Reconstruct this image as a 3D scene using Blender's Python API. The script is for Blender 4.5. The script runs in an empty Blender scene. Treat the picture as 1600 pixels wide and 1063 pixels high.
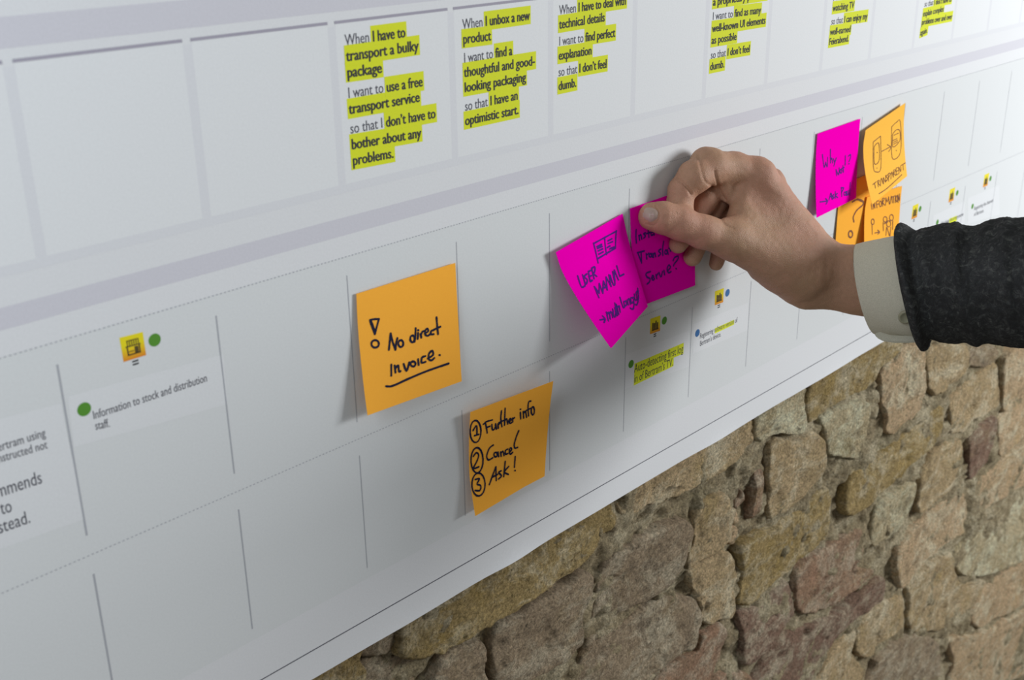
import bpy, math, random
import numpy as np
import openvdb
from mathutils import Matrix, Vector

random.seed(7)
RNG = np.random.default_rng(7)
SC = bpy.context.scene
COL = SC.collection

# ------------------------------------------------------------------ camera
# the poster face is the plane y = 0, x runs to the right along the wall, z is up
Z0 = 1.35                       # height of the upper dotted line of the poster
U = 0.0826                      # width of one poster column in metres
FPX = 1803.1
CX = np.array([-0.20288, -0.47626, 1.53881])
RIGHT = np.array([0.68791741, -0.72566922, -0.01318392])
UP = np.array([0.27858523, 0.2472316, 0.92804462])
BACK = np.array([-0.67019393, -0.6420909, 0.37223564])
cam_d = bpy.data.cameras.new('camera')
cam = bpy.data.objects.new('camera', cam_d)
COL.objects.link(cam)
cam.matrix_world = Matrix(((RIGHT[0], UP[0], BACK[0], CX[0]), (RIGHT[1], UP[1], BACK[1], CX[1]),
                           (RIGHT[2], UP[2], BACK[2], CX[2]), (0, 0, 0, 1)))
cam_d.sensor_width = 36
cam_d.lens = FPX / 1600 * 36
cam_d.clip_start = 0.02
cam_d.dof.use_dof = True
cam_d.dof.focus_distance = 0.80
cam_d.dof.aperture_fstop = 13
SC.camera = cam

# ------------------------------------------------------------------ light
SC.view_settings.view_transform = 'Standard'
SC.view_settings.look = 'None'
SC.view_settings.gamma = 1
SC.view_settings.use_curve_mapping = False
SC.view_settings.exposure = 0.0
w = bpy.data.worlds.new('world')
SC.world = w
w.use_nodes = True
w.node_tree.nodes['Background'].inputs[0].default_value = (1.0, 0.97, 0.92, 1)
w.node_tree.nodes['Background'].inputs[1].default_value = 0.175


def area(name, loc, target, size, size_y, power, color):
    d = bpy.data.lights.new(name, 'AREA')
    d.shape = 'RECTANGLE'
    d.size = size
    d.size_y = size_y
    d.energy = power
    d.color = color
    o = bpy.data.objects.new(name, d)
    COL.objects.link(o)
    o.location = loc
    o.rotation_euler = (Vector(target) - Vector(loc)).to_track_quat('-Z', 'Y').to_euler()
    return o


area('window_daylight', (2.12, -1.32, 1.64), (0.7, 0, 1.15), 0.60, 0.65, 46, (0.94, 0.97, 1.0))
area('left_fill', (-0.45, -0.26, 1.79), (0.0, 0, 1.40), 0.30, 0.30, 3.4, (0.80, 0.90, 1.0))  # added fill light close to the poster, brightens its left end


# ------------------------------------------------------------------ helpers
def ray(px, py):
    return RIGHT * ((px - 800) / FPX) - UP * ((py - 531.5) / FPX) - BACK


def at(px, py, y=0.0):
    """point of the plane y=const seen at a position of the photograph"""
    r = ray(px, py)
    k = (y - CX[1]) / r[1]
    return CX + r * k


def deep(px, py, d):
    return CX + ray(px, py) * d


def uv(px, py):
    p = at(px, py)
    return p[0] / U, (p[2] - Z0) / U


def project(P):
    P = np.asarray(P, float) - CX
    x = P @ RIGHT
    y = P @ UP
    z = -(P @ BACK)
    return 800 + FPX * x / z, 531.5 - FPX * y / z


def hashn(i, j, k, seed):
    n = (i * 374761393 + j * 668265263 + k * 2147483647 + seed * 1274126177) & 0xffffffff
    n = ((n ^ (n >> 13)) * 1274126177) & 0xffffffff
    n = n ^ (n >> 16)
    return (n & 0xffff) / 65535.0


def vnoise(x, y, z, seed=0):
    x = np.asarray(x, float); y = np.asarray(y, float); z = np.asarray(z, float)
    i = np.floor(x).astype(np.int64); j = np.floor(y).astype(np.int64); k = np.floor(z).astype(np.int64)
    fx = x - i; fy = y - j; fz = z - k
    fx = fx * fx * (3 - 2 * fx); fy = fy * fy * (3 - 2 * fy); fz = fz * fz * (3 - 2 * fz)
    r = 0
    for a in (0, 1):
        for b in (0, 1):
            for c in (0, 1):
                r = r + hashn(i + a, j + b, k + c, seed) * (fx if a else 1 - fx) * (fy if b else 1 - fy) * (fz if c else 1 - fz)
    return r * 2 - 1


def fbm(x, y, z, freq, octs=4, seed=0, gain=0.5):
    r = 0; a = 1.0; t = 0
    for o in range(octs):
        r = r + a * vnoise(x * freq, y * freq, z * freq, seed + o * 17)
        t += a; a *= gain; freq *= 2.03
    return r / t


def link(name, me, parent=None, mat=None, origin=None, smooth=False):
    o = bpy.data.objects.new(name, me)
    COL.objects.link(o)
    if mat:
        me.materials.clear()
        me.materials.append(mat)
    if smooth:
        me.polygons.foreach_set('use_smooth', [True] * len(me.polygons))
    if parent is not None:
        o.parent = parent
    if origin is not None:
        o.location = origin
    return o


def world_loc(o):
    p = Vector((0, 0, 0))
    while o is not None:
        p += o.location
        o = o.parent
    return p


def mesh_obj(name, verts, faces, mat, parent=None, smooth=False, origin=None):
    """verts in world coordinates; the object's origin is put at the given point (default: centre)"""
    V = np.asarray(verts, float)
    if origin is None:
        origin = (V.min(0) + V.max(0)) / 2
    origin = np.asarray(origin, float)
    me = bpy.data.meshes.new(name)
    me.from_pydata((V - origin).tolist(), [], faces)
    me.update()
    off = origin - (np.array(world_loc(parent)) if parent is not None else 0)
    return link(name, me, parent, mat, off.tolist(), smooth)


def empty(name, loc):
    o = bpy.data.objects.new(name, None)
    o.empty_display_size = 0.02
    COL.objects.link(o)
    o.location = loc
    return o


def tag(o, label, cat, group=None):
    o['label'] = label
    o['category'] = cat
    if group:
        o['group'] = group


def smooth_line(pts, n=6, closed=False):
    P = [np.asarray(p, float) for p in pts]
    if len(P) < 3:
        return P
    out = []
    m = len(P)
    rng = range(m if closed else m - 1)
    for i in rng:
        if closed:
            p0, p1, p2, p3 = P[(i - 1) % m], P[i], P[(i + 1) % m], P[(i + 2) % m]
        else:
            p0, p1, p2, p3 = P[max(i - 1, 0)], P[i], P[i + 1], P[min(i + 2, m - 1)]
        for s in range(n):
            t = s / n
            out.append(0.5 * ((2 * p1) + (-p0 + p2) * t + (2 * p0 - 5 * p1 + 4 * p2 - p3) * t * t + (-p0 + 3 * p1 - 3 * p2 + p3) * t ** 3))
    if not closed:
        out.append(P[-1])
    return out


# ------------------------------------------------------------------ materials
def new_mat(name, color, rough=0.8, spec=0.3):
    m = bpy.data.materials.new(name)
    m.use_nodes = True
    b = m.node_tree.nodes['Principled BSDF']
    b.inputs['Base Color'].default_value = (*color, 1)
    b.inputs['Roughness'].default_value = rough
    b.inputs['Specular IOR Level'].default_value = spec
    return m


def nodes_of(m):
    return m.node_tree.nodes, m.node_tree.links, m.node_tree.nodes['Principled BSDF']


def geo_pos(m):
    n, l, b = nodes_of(m)
    g = n.new('ShaderNodeNewGeometry')
    return g.outputs['Position']


def noise_node(m, scale, detail=4, rough=0.55, vec=None, dist=0.0):
    n, l, b = nodes_of(m)
    t = n.new('ShaderNodeTexNoise')
    t.inputs['Scale'].default_value = scale
    t.inputs['Detail'].default_value = detail
    t.inputs['Roughness'].default_value = rough
    t.inputs['Distortion'].default_value = dist
    if vec is not None:
        l.new(vec, t.inputs['Vector'])
    return t.outputs['Fac']


def ramp(m, fac, stops):
    n, l, b = nodes_of(m)
    r = n.new('ShaderNodeValToRGB')
    e = r.color_ramp.elements
    while len(e) < len(stops):
        e.new(0.5)
    for i, (p, c) in enumerate(stops):
        e[i].position = p
        e[i].color = (*c, 1) if len(c) == 3 else c
    l.new(fac, r.inputs[0])
    return r.outputs[0]


def mix(m, fac, a, b_, mode='MIX'):
    n, l, b = nodes_of(m)
    x = n.new('ShaderNodeMix')
    x.data_type = 'RGBA'
    x.blend_type = mode
    for v, i in ((fac, 0), (a, 6), (b_, 7)):
        if isinstance(v, (int, float)):
            x.inputs[i].default_value = v
        elif isinstance(v, tuple):
            x.inputs[i].default_value = (*v, 1)
        else:
            l.new(v, x.inputs[i])
    return x.outputs[2]


def bump(m, height, strength, distance):
    n, l, b = nodes_of(m)
    x = n.new('ShaderNodeBump')
    x.inputs['Strength'].default_value = strength
    x.inputs['Distance'].default_value = distance
    l.new(height, x.inputs['Height'])
    l.new(x.outputs[0], b.inputs['Normal'])
    return x


def set_color(m, sock):
    n, l, b = nodes_of(m)
    l.new(sock, b.inputs['Base Color'])


M = {}


def paper(name, col, var=0.03, rough=0.75):
    m = new_mat(name, col, rough, 0.0 if 'note' in name else 0.2)
    p = geo_pos(m)
    f = noise_node(m, 900, 3, 0.7, p)
    dark = tuple(c * (1 - var) for c in col)
    lite = tuple(min(1, c * (1 + var)) for c in col)
    set_color(m, ramp(m, f, [(0.3, dark), (0.7, lite)]))
    bump(m, noise_node(m, 500, 3, 0.6, p), 0.15, 0.0004)
    return m


M['sheet'] = paper('white_poster_paper', (0.70, 0.705, 0.715), 0.035, 0.6)
M['card'] = paper('card_white_print', (0.725, 0.735, 0.74), 0.03, 0.6)
M['stripe'] = paper('lilac_grey_print', (0.60, 0.59, 0.635), 0.035, 0.6)
M['soft'] = paper('faint_grey_print', (0.675, 0.68, 0.70), 0.03, 0.6)
M['cell'] = paper('pale_cell_print', (0.665, 0.68, 0.68), 0.03, 0.6)
M['label'] = paper('label_white_print', (0.70, 0.71, 0.718), 0.03, 0.6)
M['line'] = paper('grey_line_print', (0.40, 0.41, 0.44))
M['topline'] = paper('mauve_line_print', (0.36, 0.34, 0.40))
M['ink'] = paper('black_ink_print', (0.045, 0.045, 0.05))
M['grey_ink'] = paper('grey_ink_print', (0.09, 0.09, 0.11))
M['hilite'] = paper('yellow_highlighter_print', (0.68, 0.73, 0.02), 0.03)
M['green'] = paper('green_dot_print', (0.09, 0.27, 0.03))
M['blue'] = paper('blue_dot_print', (0.045, 0.15, 0.36))
M['icon_ink'] = paper('dark_icon_print', (0.09, 0.065, 0.02))
M['orange_note'] = paper('orange_note_paper', (1.0, 0.45, 0.055), 0.03, 0.8)
M['amber_note'] = paper('amber_note_paper', (1.0, 0.52, 0.08), 0.03, 0.8)
M['pink_note'] = paper('magenta_note_paper', (1.0, 0.0, 0.50), 0.03, 0.8)
M['navy'] = new_mat('navy_marker_ink', (0.012, 0.014, 0.04), 0.8, 0.1)
M['violet'] = new_mat('violet_marker_ink', (0.085, 0.012, 0.24), 0.8, 0.1)
M['brown_ink'] = new_mat('faded_brown_ink', (0.22, 0.09, 0.05), 0.8, 0.1)
for k in ('orange_note', 'amber_note', 'pink_note'):
    n, l, b = nodes_of(M[k])
    b.inputs['Subsurface Weight'].default_value = 0.0

# icon yellow to orange, in the icon's own height
def icon_mat():
    m = new_mat('yellow_orange_icon_print', (0.8, 0.5, 0.02))
    n, l, b = nodes_of(m)
    tc = n.new('ShaderNodeTexCoord')
    s = n.new('ShaderNodeSeparateXYZ')
    l.new(tc.outputs['Generated'], s.inputs[0])
    set_color(m, ramp(m, s.outputs['Z'], [(0.0, (0.70, 0.22, 0.015)), (0.30, (0.76, 0.45, 0.01)), (0.60, (0.78, 0.66, 0.01))]))
    return m


M['icon'] = icon_mat()


def brick_mat(name, base, alt, lime, lime_amt=0.5, moss=(0.22, 0.17, 0.05), moss_amt=0.5):
    m = new_mat(name, base, 0.95, 0.15)
    p = geo_pos(m)
    c = ramp(m, noise_node(m, 16, 8, 0.7, p), [(0.32, base), (0.62, alt)])
    c = mix(m, ramp(m, noise_node(m, 11, 6, 0.7, p, 0.6), [(0.60 - 0.13 * moss_amt, (0, 0, 0)), (0.72, (0.75, 0.75, 0.75))]), c, moss)
    c = mix(m, ramp(m, noise_node(m, 21, 10, 0.75, p, 0.5), [(0.545 - 0.08 * lime_amt, (0, 0, 0)), (0.63, (0.95, 0.95, 0.95))]), c, lime)
    n, l, b = nodes_of(m)
    mp = n.new('ShaderNodeMapping')
    mp.inputs['Scale'].default_value = (14, 14, 42)
    mp.inputs['Rotation'].default_value = (0, 0.12, 0)
    l.new(p, mp.inputs['Vector'])
    c = mix(m, ramp(m, noise_node(m, 1.0, 8, 0.72, mp.outputs[0], 0.4), [(0.53, (0, 0, 0)), (0.62, (0.75, 0.75, 0.75))]), c, lime)
    c = mix(m, ramp(m, noise_node(m, 45, 6, 0.75, p), [(0.34, (0.85, 0.85, 0.85)), (0.45, (0, 0, 0))]), c, tuple(x * 0.5 for x in base))
    c = mix(m, ramp(m, noise_node(m, 130, 5, 0.75, p), [(0.30, (1, 1, 1)), (0.42, (0, 0, 0))]), c, tuple(x * 0.28 for x in base))
    g = ramp(m, noise_node(m, 420, 4, 0.8, p), [(0.30, (0.35, 0.35, 0.35)), (0.70, (1.45, 1.45, 1.45))])
    c = mix(m, 1.0, c, g, 'MULTIPLY')
    set_color(m, c)
    n, l, b = nodes_of(m)
    a = noise_node(m, 60, 12, 0.78, p, 0.3)
    bump(m, a, 1.0, 0.0125)
    return m


BR = [  # tan, lime and peach raised: stronger light at the right put into colour
    brick_mat('ochre_brick', (0.566, 0.409, 0.182), (0.458, 0.330, 0.140), (0.749, 0.636, 0.422), 0.6, (0.435, 0.295, 0.077)),
    brick_mat('grey_brick', (0.506, 0.386, 0.255), (0.398, 0.295, 0.187), (0.675, 0.580, 0.413), 0.7, (0.398, 0.295, 0.143)),
    brick_mat('tan_brick', (0.681, 0.502, 0.288), (0.558, 0.411, 0.223), (0.850, 0.733, 0.501), 0.6, (0.518, 0.373, 0.140)),
    brick_mat('purple_brick', (0.387, 0.244, 0.167), (0.302, 0.188, 0.130), (0.675, 0.568, 0.403), 0.7, (0.435, 0.318, 0.174), 0.6),
    brick_mat('red_brick', (0.519, 0.307, 0.193), (0.435, 0.284, 0.178), (0.723, 0.601, 0.432), 0.9, (0.435, 0.330, 0.163), 0.6),
    brick_mat('lime_brick', (0.722, 0.605, 0.380), (0.586, 0.462, 0.267), (0.850, 0.808, 0.565), 0.9),
    brick_mat('peach_brick', (0.763, 0.551, 0.331), (0.640, 0.462, 0.271), (0.850, 0.744, 0.510), 0.6, (0.627, 0.436, 0.184), 0.4),
]
M['mortar'] = brick_mat('old_lime_mortar', (0.506, 0.409, 0.251), (0.409, 0.323, 0.193), (0.723, 0.625, 0.422), 0.8, (0.314, 0.273, 0.155), 0.8)

# skin
m = new_mat('skin', (0.45, 0.27, 0.18), 0.6, 0.3)
p = geo_pos(m)
c = ramp(m, noise_node(m, 30, 4, 0.6, p), [(0.35, (0.41, 0.245, 0.145)), (0.65, (0.50, 0.28, 0.18))])
c = mix(m, ramp(m, noise_node(m, 17, 3, 0.5, p), [(0.45, (0, 0, 0)), (0.65, (0.6, 0.6, 0.6))]), c, (0.50, 0.235, 0.165))
c = mix(m, ramp(m, noise_node(m, 350, 3, 0.7, p), [(0.3, (0.35, 0.35, 0.35)), (0.6, (0, 0, 0))]), c, (0.36, 0.20, 0.12))
set_color(m, c)
n, l, b = nodes_of(m)
v = n.new('ShaderNodeTexVoronoi')
v.feature = 'DISTANCE_TO_EDGE'
v.inputs['Scale'].default_value = 900
l.new(p, v.inputs['Vector'])
ad = n.new('ShaderNodeMath'); ad.operation = 'ADD'
l.new(v.outputs['Distance'], ad.inputs[0])
l.new(noise_node(m, 160, 5, 0.65, p), ad.inputs[1])
bump(m, ad.outputs[0], 0.42, 0.0010)
b.inputs['Subsurface Weight'].default_value = 0.12
b.inputs['Subsurface Radius'].default_value = (0.008, 0.003, 0.0015)
b.inputs['Subsurface Scale'].default_value = 0.5
M['skin'] = m
M['nail'] = new_mat('thumbnail', (0.42, 0.30, 0.245), 0.38, 0.4)

# shirt cuff cloth
m = new_mat('greige_cotton', (0.50, 0.48, 0.40), 0.9, 0.1)
p = geo_pos(m)
set_color(m, ramp(m, noise_node(m, 1400, 2, 0.6, p), [(0.3, (0.50, 0.475, 0.37)), (0.7, (0.62, 0.59, 0.47))]))
bump(m, noise_node(m, 1500, 2, 0.6, p), 0.5, 0.0004)
M['cuff'] = m
M['button'] = new_mat('olive_grey_button', (0.30, 0.285, 0.19), 0.4)

# wool
m = new_mat('charcoal_melange_wool', (0.02, 0.022, 0.024), 1.0, 0.05)
p = geo_pos(m)
c = ramp(m, noise_node(m, 190, 6, 0.8, p, 1.0), [(0.38, (0.004, 0.0045, 0.005)), (0.50, (0.017, 0.019, 0.019)), (0.57, (0.065, 0.07, 0.065)), (0.66, (0.20, 0.205, 0.185))])
set_color(m, c)
bump(m, noise_node(m, 230, 8, 0.85, p), 1.0, 0.006)
n, l, b = nodes_of(m)
b.inputs['Sheen Weight'].default_value = 0.15
b.inputs['Sheen Roughness'].default_value = 0.6
M['wool'] = m

# ------------------------------------------------------------------ the brick wall
WALL_Y = 0.0138


def grid_mesh(name, xs, zs, yfun, mat):
    X, Z = np.meshgrid(xs, zs)
    Y = yfun(X, Z)
    V = np.stack([X, Y, Z], -1).reshape(-1, 3)
    nx, nz = len(xs), len(zs)
    F = []
    for j in range(nz - 1):
        for i in range(nx - 1):
            a = j * nx + i
            F.append((a, a + 1, a + nx + 1, a + nx))
    # close the back so that the wall is solid
    b0 = len(V)
    yb = 0.12
    C = [(xs[0], yb, zs[0]), (xs[-1], yb, zs[0]), (xs[-1], yb, zs[-1]), (xs[0], yb, zs[-1])]
    V = np.vstack([V, C])
    F.append((b0, b0 + 3, b0 + 2, b0 + 1))
    F.append([b0 + 1] + [nx - 1 - i for i in range(nx)] + [b0] if False else [b0, b0 + 1] + [nx - 1 - i for i in range(nx)])
    F.append([b0 + 2, b0 + 3] + [(nz - 1) * nx + i for i in range(nx)])
    F.append([b0 + 3, b0] + [j * nx for j in range(nz)])
    F.append([b0 + 1, b0 + 2] + [(nz - 1 - j) * nx + nx - 1 for j in range(nz)])
    return mesh_obj(name, V, F, mat, smooth=True, origin=((xs[0] + xs[-1]) / 2, 0.12, zs[0]))


def mortar_y(X, Z):
    a = fbm(X, Z * 0 + 0.3, Z, 26, 5, 3, 0.6)
    b_ = fbm(X, Z * 0 + 0.9, Z, 120, 3, 9, 0.6)
    r_ = 1 - np.abs(fbm(X, Z * 0 + 0.5, Z, 48, 3, 19, 0.6)) * 3
    y = WALL_Y - 0.013 * a - 0.0055 * b_ - 0.002 * r_
    return np.maximum(y, 0.0035)


xs = np.unique(np.concatenate([np.linspace(-1.0, 0.05, 8), np.arange(0.05, 1.62, 0.0032), np.linspace(1.62, 3.2, 40)]))
zs = np.unique(np.concatenate([np.linspace(0.0, 0.25, 6), np.arange(0.25, 1.12, 0.0032), np.linspace(1.12, 2.6, 10)]))
wall = grid_mesh('wall_back', xs, zs, mortar_y, M['mortar'])
wall['kind'] = 'structure'
wall['label'] = 'old rough brick wall with crumbling lime mortar under the poster'

# outlines of the bricks seen in the photograph: material, proud height (mm), points of the photograph
BRICKS = [
    (0, 3, [(470, 1045), (563, 1008), (568, 1035), (570, 1078), (480, 1100)]),
    (1, -3, [(572, 1000), (600, 985), (624, 988), (626, 1022), (600, 1036), (576, 1030)]),
    (1, -6, [(576, 1044), (610, 1036), (640, 1042), (684, 1040), (690, 1090), (580, 1100)]),
    (0, 4, [(628, 970), (700, 920), (780, 872), (860, 825), (930, 780), (964, 790), (968, 815), (940, 846), (920, 876), (878, 903), (830, 938), (790, 964), (742, 990), (702, 1018), (665, 1032), (632, 1030), (628, 1000)]),
    (2, 4, [(974, 786), (1000, 745), (1090, 700), (1165, 650), (1178, 676), (1174, 696), (1151, 720), (1112, 748), (1080, 766), (1043, 785), (1012, 792), (976, 812)]),
    (5, 4, [(1186, 657), (1258, 605), (1262, 640), (1258, 676), (1228, 679), (1202, 684), (1190, 692)]),
    (0, 5, [(1264, 600), (1330, 556), (1390, 520), (1411, 536), (1402, 556), (1378, 574), (1366, 598), (1337, 616), (1307, 631), (1286, 648), (1266, 660)]),
    (1, 4, [(692, 1036), (742, 1003), (756, 1008), (762, 1050), (760, 1095), (694, 1098)]),
    (1, 5, [(780, 985), (830, 952), (872, 929), (921, 895), (925, 926), (911, 968), (910, 1004), (885, 1034), (840, 1063), (790, 1088), (776, 1050)]),
    (1, 3, [(941, 904), (960, 874), (1010, 842), (1060, 815), (1083, 822), (1074, 860), (1061, 903), (1036, 931), (982, 962), (943, 988), (937, 958)]),
    (2, 4, [(1088, 812), (1104, 787), (1128, 774), (1141, 783), (1144, 818), (1139, 850), (1106, 876), (1080, 894), (1078, 876), (1092, 842)]),
    (6, 0, [(1150, 802), (1159, 799), (1163, 813), (1159, 824), (1149, 824)]),
    (6, 1, [(1144, 834), (1161, 829), (1162, 844), (1146, 854)]),
    (4, 0, [(1156, 790), (1166, 769), (1168, 784), (1159, 797)]),
    (4, 3, [(1181, 732), (1196, 737), (1198, 752), (1195, 785), (1191, 808), (1184, 817), (1178, 810), (1184, 764)]),
    (2, 5, [(1205, 722), (1217, 690), (1249, 690), (1279, 676), (1289, 698), (1287, 729), (1268, 763), (1248, 786), (1210, 810), (1206, 773)]),
    (5, 3, [(1288, 658), (1309, 642), (1341, 631), (1362, 631), (1363, 646), (1358, 668), (1355, 696), (1346, 720), (1322, 716), (1298, 710), (1295, 689)]),
    (6, -2, [(1293, 727), (1300, 732), (1297, 746), (1288, 744)]),
    (5, -2, [(1328, 729), (1344, 727), (1349, 741), (1338, 749)]),
    (6, 4, [(1378, 613), (1381, 578), (1414, 547), (1444, 542), (1446, 580), (1442, 627), (1425, 655), (1392, 682), (1387, 652)]),
    (2, 3, [(1455, 547), (1490, 540), (1516, 543), (1513, 579), (1489, 606), (1473, 616), (1459, 611), (1452, 580)]),
    (1, 2, [(1522, 548), (1559, 543), (1560, 559), (1545, 573), (1524, 574)]),
    (6, 4, [(1568, 560), (1622, 530), (1625, 600), (1598, 620), (1571, 642)]),
    (2, 3, [(1078, 897), (1104, 882), (1137, 866), (1153, 878), (1157, 900), (1152, 956), (1136, 972), (1101, 974), (1099, 948), (1089, 930)]),
    (1, 3, [(918, 1038), (941, 1001), (985, 977), (1040, 940), (1084, 935), (1095, 957), (1092, 981), (1079, 1012), (1045, 1035), (1019, 1060), (960, 1095), (908, 1080)]),
    (0, 3, [(1161, 854), (1206, 828), (1251, 800), (1285, 768), (1301, 770), (1303, 800), (1299, 843), (1273, 866), (1246, 890), (1216, 913), (1184, 940), (1159, 950), (1161, 900)]),
    (0, 4, [(1324, 785), (1337, 747), (1357, 729), (1402, 696), (1440, 663), (1476, 637), (1479, 657), (1464, 694), (1425, 729), (1379, 770), (1350, 797), (1327, 807)]),
    (2, 3, [(1490, 629), (1506, 613), (1560, 568), (1563, 603), (1560, 634), (1526, 658), (1506, 675), (1490, 676)]),
    (6, 3, [(1570, 649), (1600, 623), (1632, 602), (1632, 668), (1600, 684), (1566, 713), (1563, 678)]),
    (3, 3, [(1519, 688), (1557, 654), (1558, 683), (1552, 719), (1522, 747), (1517, 742)]),
    (2, 3, [(1443, 742), (1471, 704), (1504, 690), (1504, 726), (1498, 756), (1469, 785), (1443, 803), (1439, 790)]),
    (5, 2, [(1374, 795), (1400, 774), (1436, 755), (1434, 783), (1425, 804), (1413, 826), (1390, 843), (1368, 857), (1364, 835)]),
    (4, 2, [(1250, 902), (1297, 860), (1348, 829), (1352, 865), (1343, 889), (1372, 896), (1322, 936), (1290, 957), (1254, 960)]),
    (3, 3, [(1162, 964), (1194, 950), (1240, 915), (1245, 956), (1227, 982), (1192, 1023), (1162, 1042), (1165, 1003)]),
    (3, 3, [(1373, 903), (1376, 934), (1336, 971), (1304, 1006), (1281, 1040), (1258, 1085), (1182, 1090), (1202, 1034), (1237, 992), (1286, 973), (1323, 948)]),
    (4, 4, [(1137, 981), (1135, 1020), (1121, 1056), (1108, 1090), (1012, 1095), (1042, 1047), (1086, 1021), (1102, 995)]),
    (2, 3, [(1384, 942), (1411, 932), (1413, 950), (1412, 981), (1375, 1012), (1366, 1027), (1350, 1030), (1340, 1016), (1347, 979)]),
    (6, 2, [(1404, 868), (1421, 840), (1446, 814), (1475, 793), (1509, 771), (1527, 790), (1525, 828), (1489, 848), (1448, 878), (1424, 902), (1409, 921), (1401, 900)]),
    (6, 3, [(1532, 761), (1552, 737), (1600, 693), (1640, 665), (1640, 738), (1599, 763), (1560, 787), (1537, 797)]),
    (5, 2, [(1500, 860), (1531, 840), (1561, 808), (1610, 773), (1642, 760), (1642, 838), (1589, 878), (1549, 898), (1512, 903), (1498, 885)]),
    (2, 3, [(1427, 914), (1451, 890), (1489, 865), (1493, 890), (1505, 914), (1541, 908), (1528, 938), (1499, 968), (1470, 987), (1427, 987), (1423, 950)]),
    (6, 3, [(1548, 912), (1590, 888), (1640, 852), (1640, 918), (1600, 948), (1560, 968), (1533, 982), (1518, 965)]),
    (1, 3, [(1377, 1027), (1415, 998), (1463, 1002), (1477, 1040), (1468, 1090), (1362, 1090), (1368, 1045)]),
    (6, 3, [(1482, 1000), (1530, 992), (1600, 957), (1640, 932), (1640, 1030), (1580, 1070), (1540, 1095), (1482, 1095), (1490, 1040)]),
    (2, 3, [(1287, 1050), (1312, 1012), (1343, 987), (1334, 1020), (1348, 1040), (1357, 1055), (1348, 1095), (1272, 1095)]),
    (4, 3, [(1106, 1100), (1125, 1062), (1150, 1052), (1176, 1060), (1172, 1100)]),
]


def build_brick(poly, mat, proud, seed, stone=False):
    """poly: outline in (x, z); a slab with a worn, uneven face"""
    P = np.array(poly)
    if not stone:
        c0 = P.mean(0)
    out = np.array(smooth_line([tuple(q) for q in P], 8, True))
    # jagged edge
    s = np.arange(len(out))
    ctr = out.mean(0)
    rad = np.linalg.norm(out - ctr, axis=1)
    jit = fbm(out[:, 0], out[:, 1] * 0 + seed, out[:, 1], 95, 3, 5, 0.6) * 0.0042 + 0.0008
    out = ctr + (out - ctr) * (1 + jit / rad)[:, None]
    n = len(out)
    size = np.sqrt(abs(0.5 * np.sum(out[:, 0] * np.roll(out[:, 1], -1) - np.roll(out[:, 0], -1) * out[:, 1])))
    K = int(min(26, max(5, size / 0.0036)))
    V = []
    face_y = 0.0098 - proud * 0.0010
    tx, tz = RNG.normal(0, 0.035), RNG.normal(0, 0.05)
    rings = []
    back = 0.045
    rings.append((1.0, None))
    for k in range(K):
        rings.append((1.0 - (k / K) ** 1.15, k))
    idx = []
    for r, k in rings:
        pts = ctr + (out - ctr) * r
        if k is None:
            y = np.full(n, back)
        else:
            e = min(1, (1 - r) * size * 0.5 / 0.0034)
            y = face_y + 0.0048 * (1 - math.sqrt(max(0, 1 - (1 - e) ** 2)))
            y = y + (pts[:, 0] - ctr[0]) * tx + (pts[:, 1] - ctr[1]) * tz
            y = y - 0.0034 * fbm(pts[:, 0], pts[:, 1] * 0 + seed * 3.1, pts[:, 1], 22, 3, 21) \
                - 0.0022 * fbm(pts[:, 0], pts[:, 1] * 0 + seed * 1.7, pts[:, 1], 85, 4, 31, 0.65)
            chip = np.maximum(0, fbm(pts[:, 0], pts[:, 1] * 0 + seed, pts[:, 1], 60, 3, 77, 0.5) - 0.2)
            y = y + chip * 0.007 + 0.0010 * (1 - 2.5 * np.abs(fbm(pts[:, 0], pts[:, 1] * 0 + seed, pts[:, 1], 30, 3, 91, 0.55)))
            y = np.maximum(y, 0.0016)
        idx.append(len(V))
        for q, yy in zip(pts, y):
            V.append((q[0], yy, q[1]))
    V.append((ctr[0], float(np.mean([v[1] for v in V[-n:]])), ctr[1]))
    F = []
    area2 = np.sum(out[:, 0] * np.roll(out[:, 1], -1) - np.roll(out[:, 0], -1) * out[:, 1])
    for a in range(len(rings) - 1):
        for i in range(n):
            j = (i + 1) % n
            f = (idx[a] + i, idx[a] + j, idx[a + 1] + j, idx[a + 1] + i)
            F.append(f if area2 > 0 else f[::-1])
    for i in range(n):
        f = (idx[-1] + i, idx[-1] + (i + 1) % n, len(V) - 1)
        F.append(f if area2 > 0 else f[::-1])
    F.append([idx[0] + i for i in range(n)][::-1] if area2 > 0 else [idx[0] + i for i in range(n)])
    return mesh_obj('stone' if stone else 'brick', V, F, mat, wall, smooth=True)


for i, (mi, proud, pts) in enumerate(BRICKS):
    poly = [(at(x, y, 0.006)[0], at(x, y, 0.006)[2]) for x, y in pts]
    build_brick(poly, BR[mi], proud, i + 1, stone=len(pts) < 6)

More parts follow.
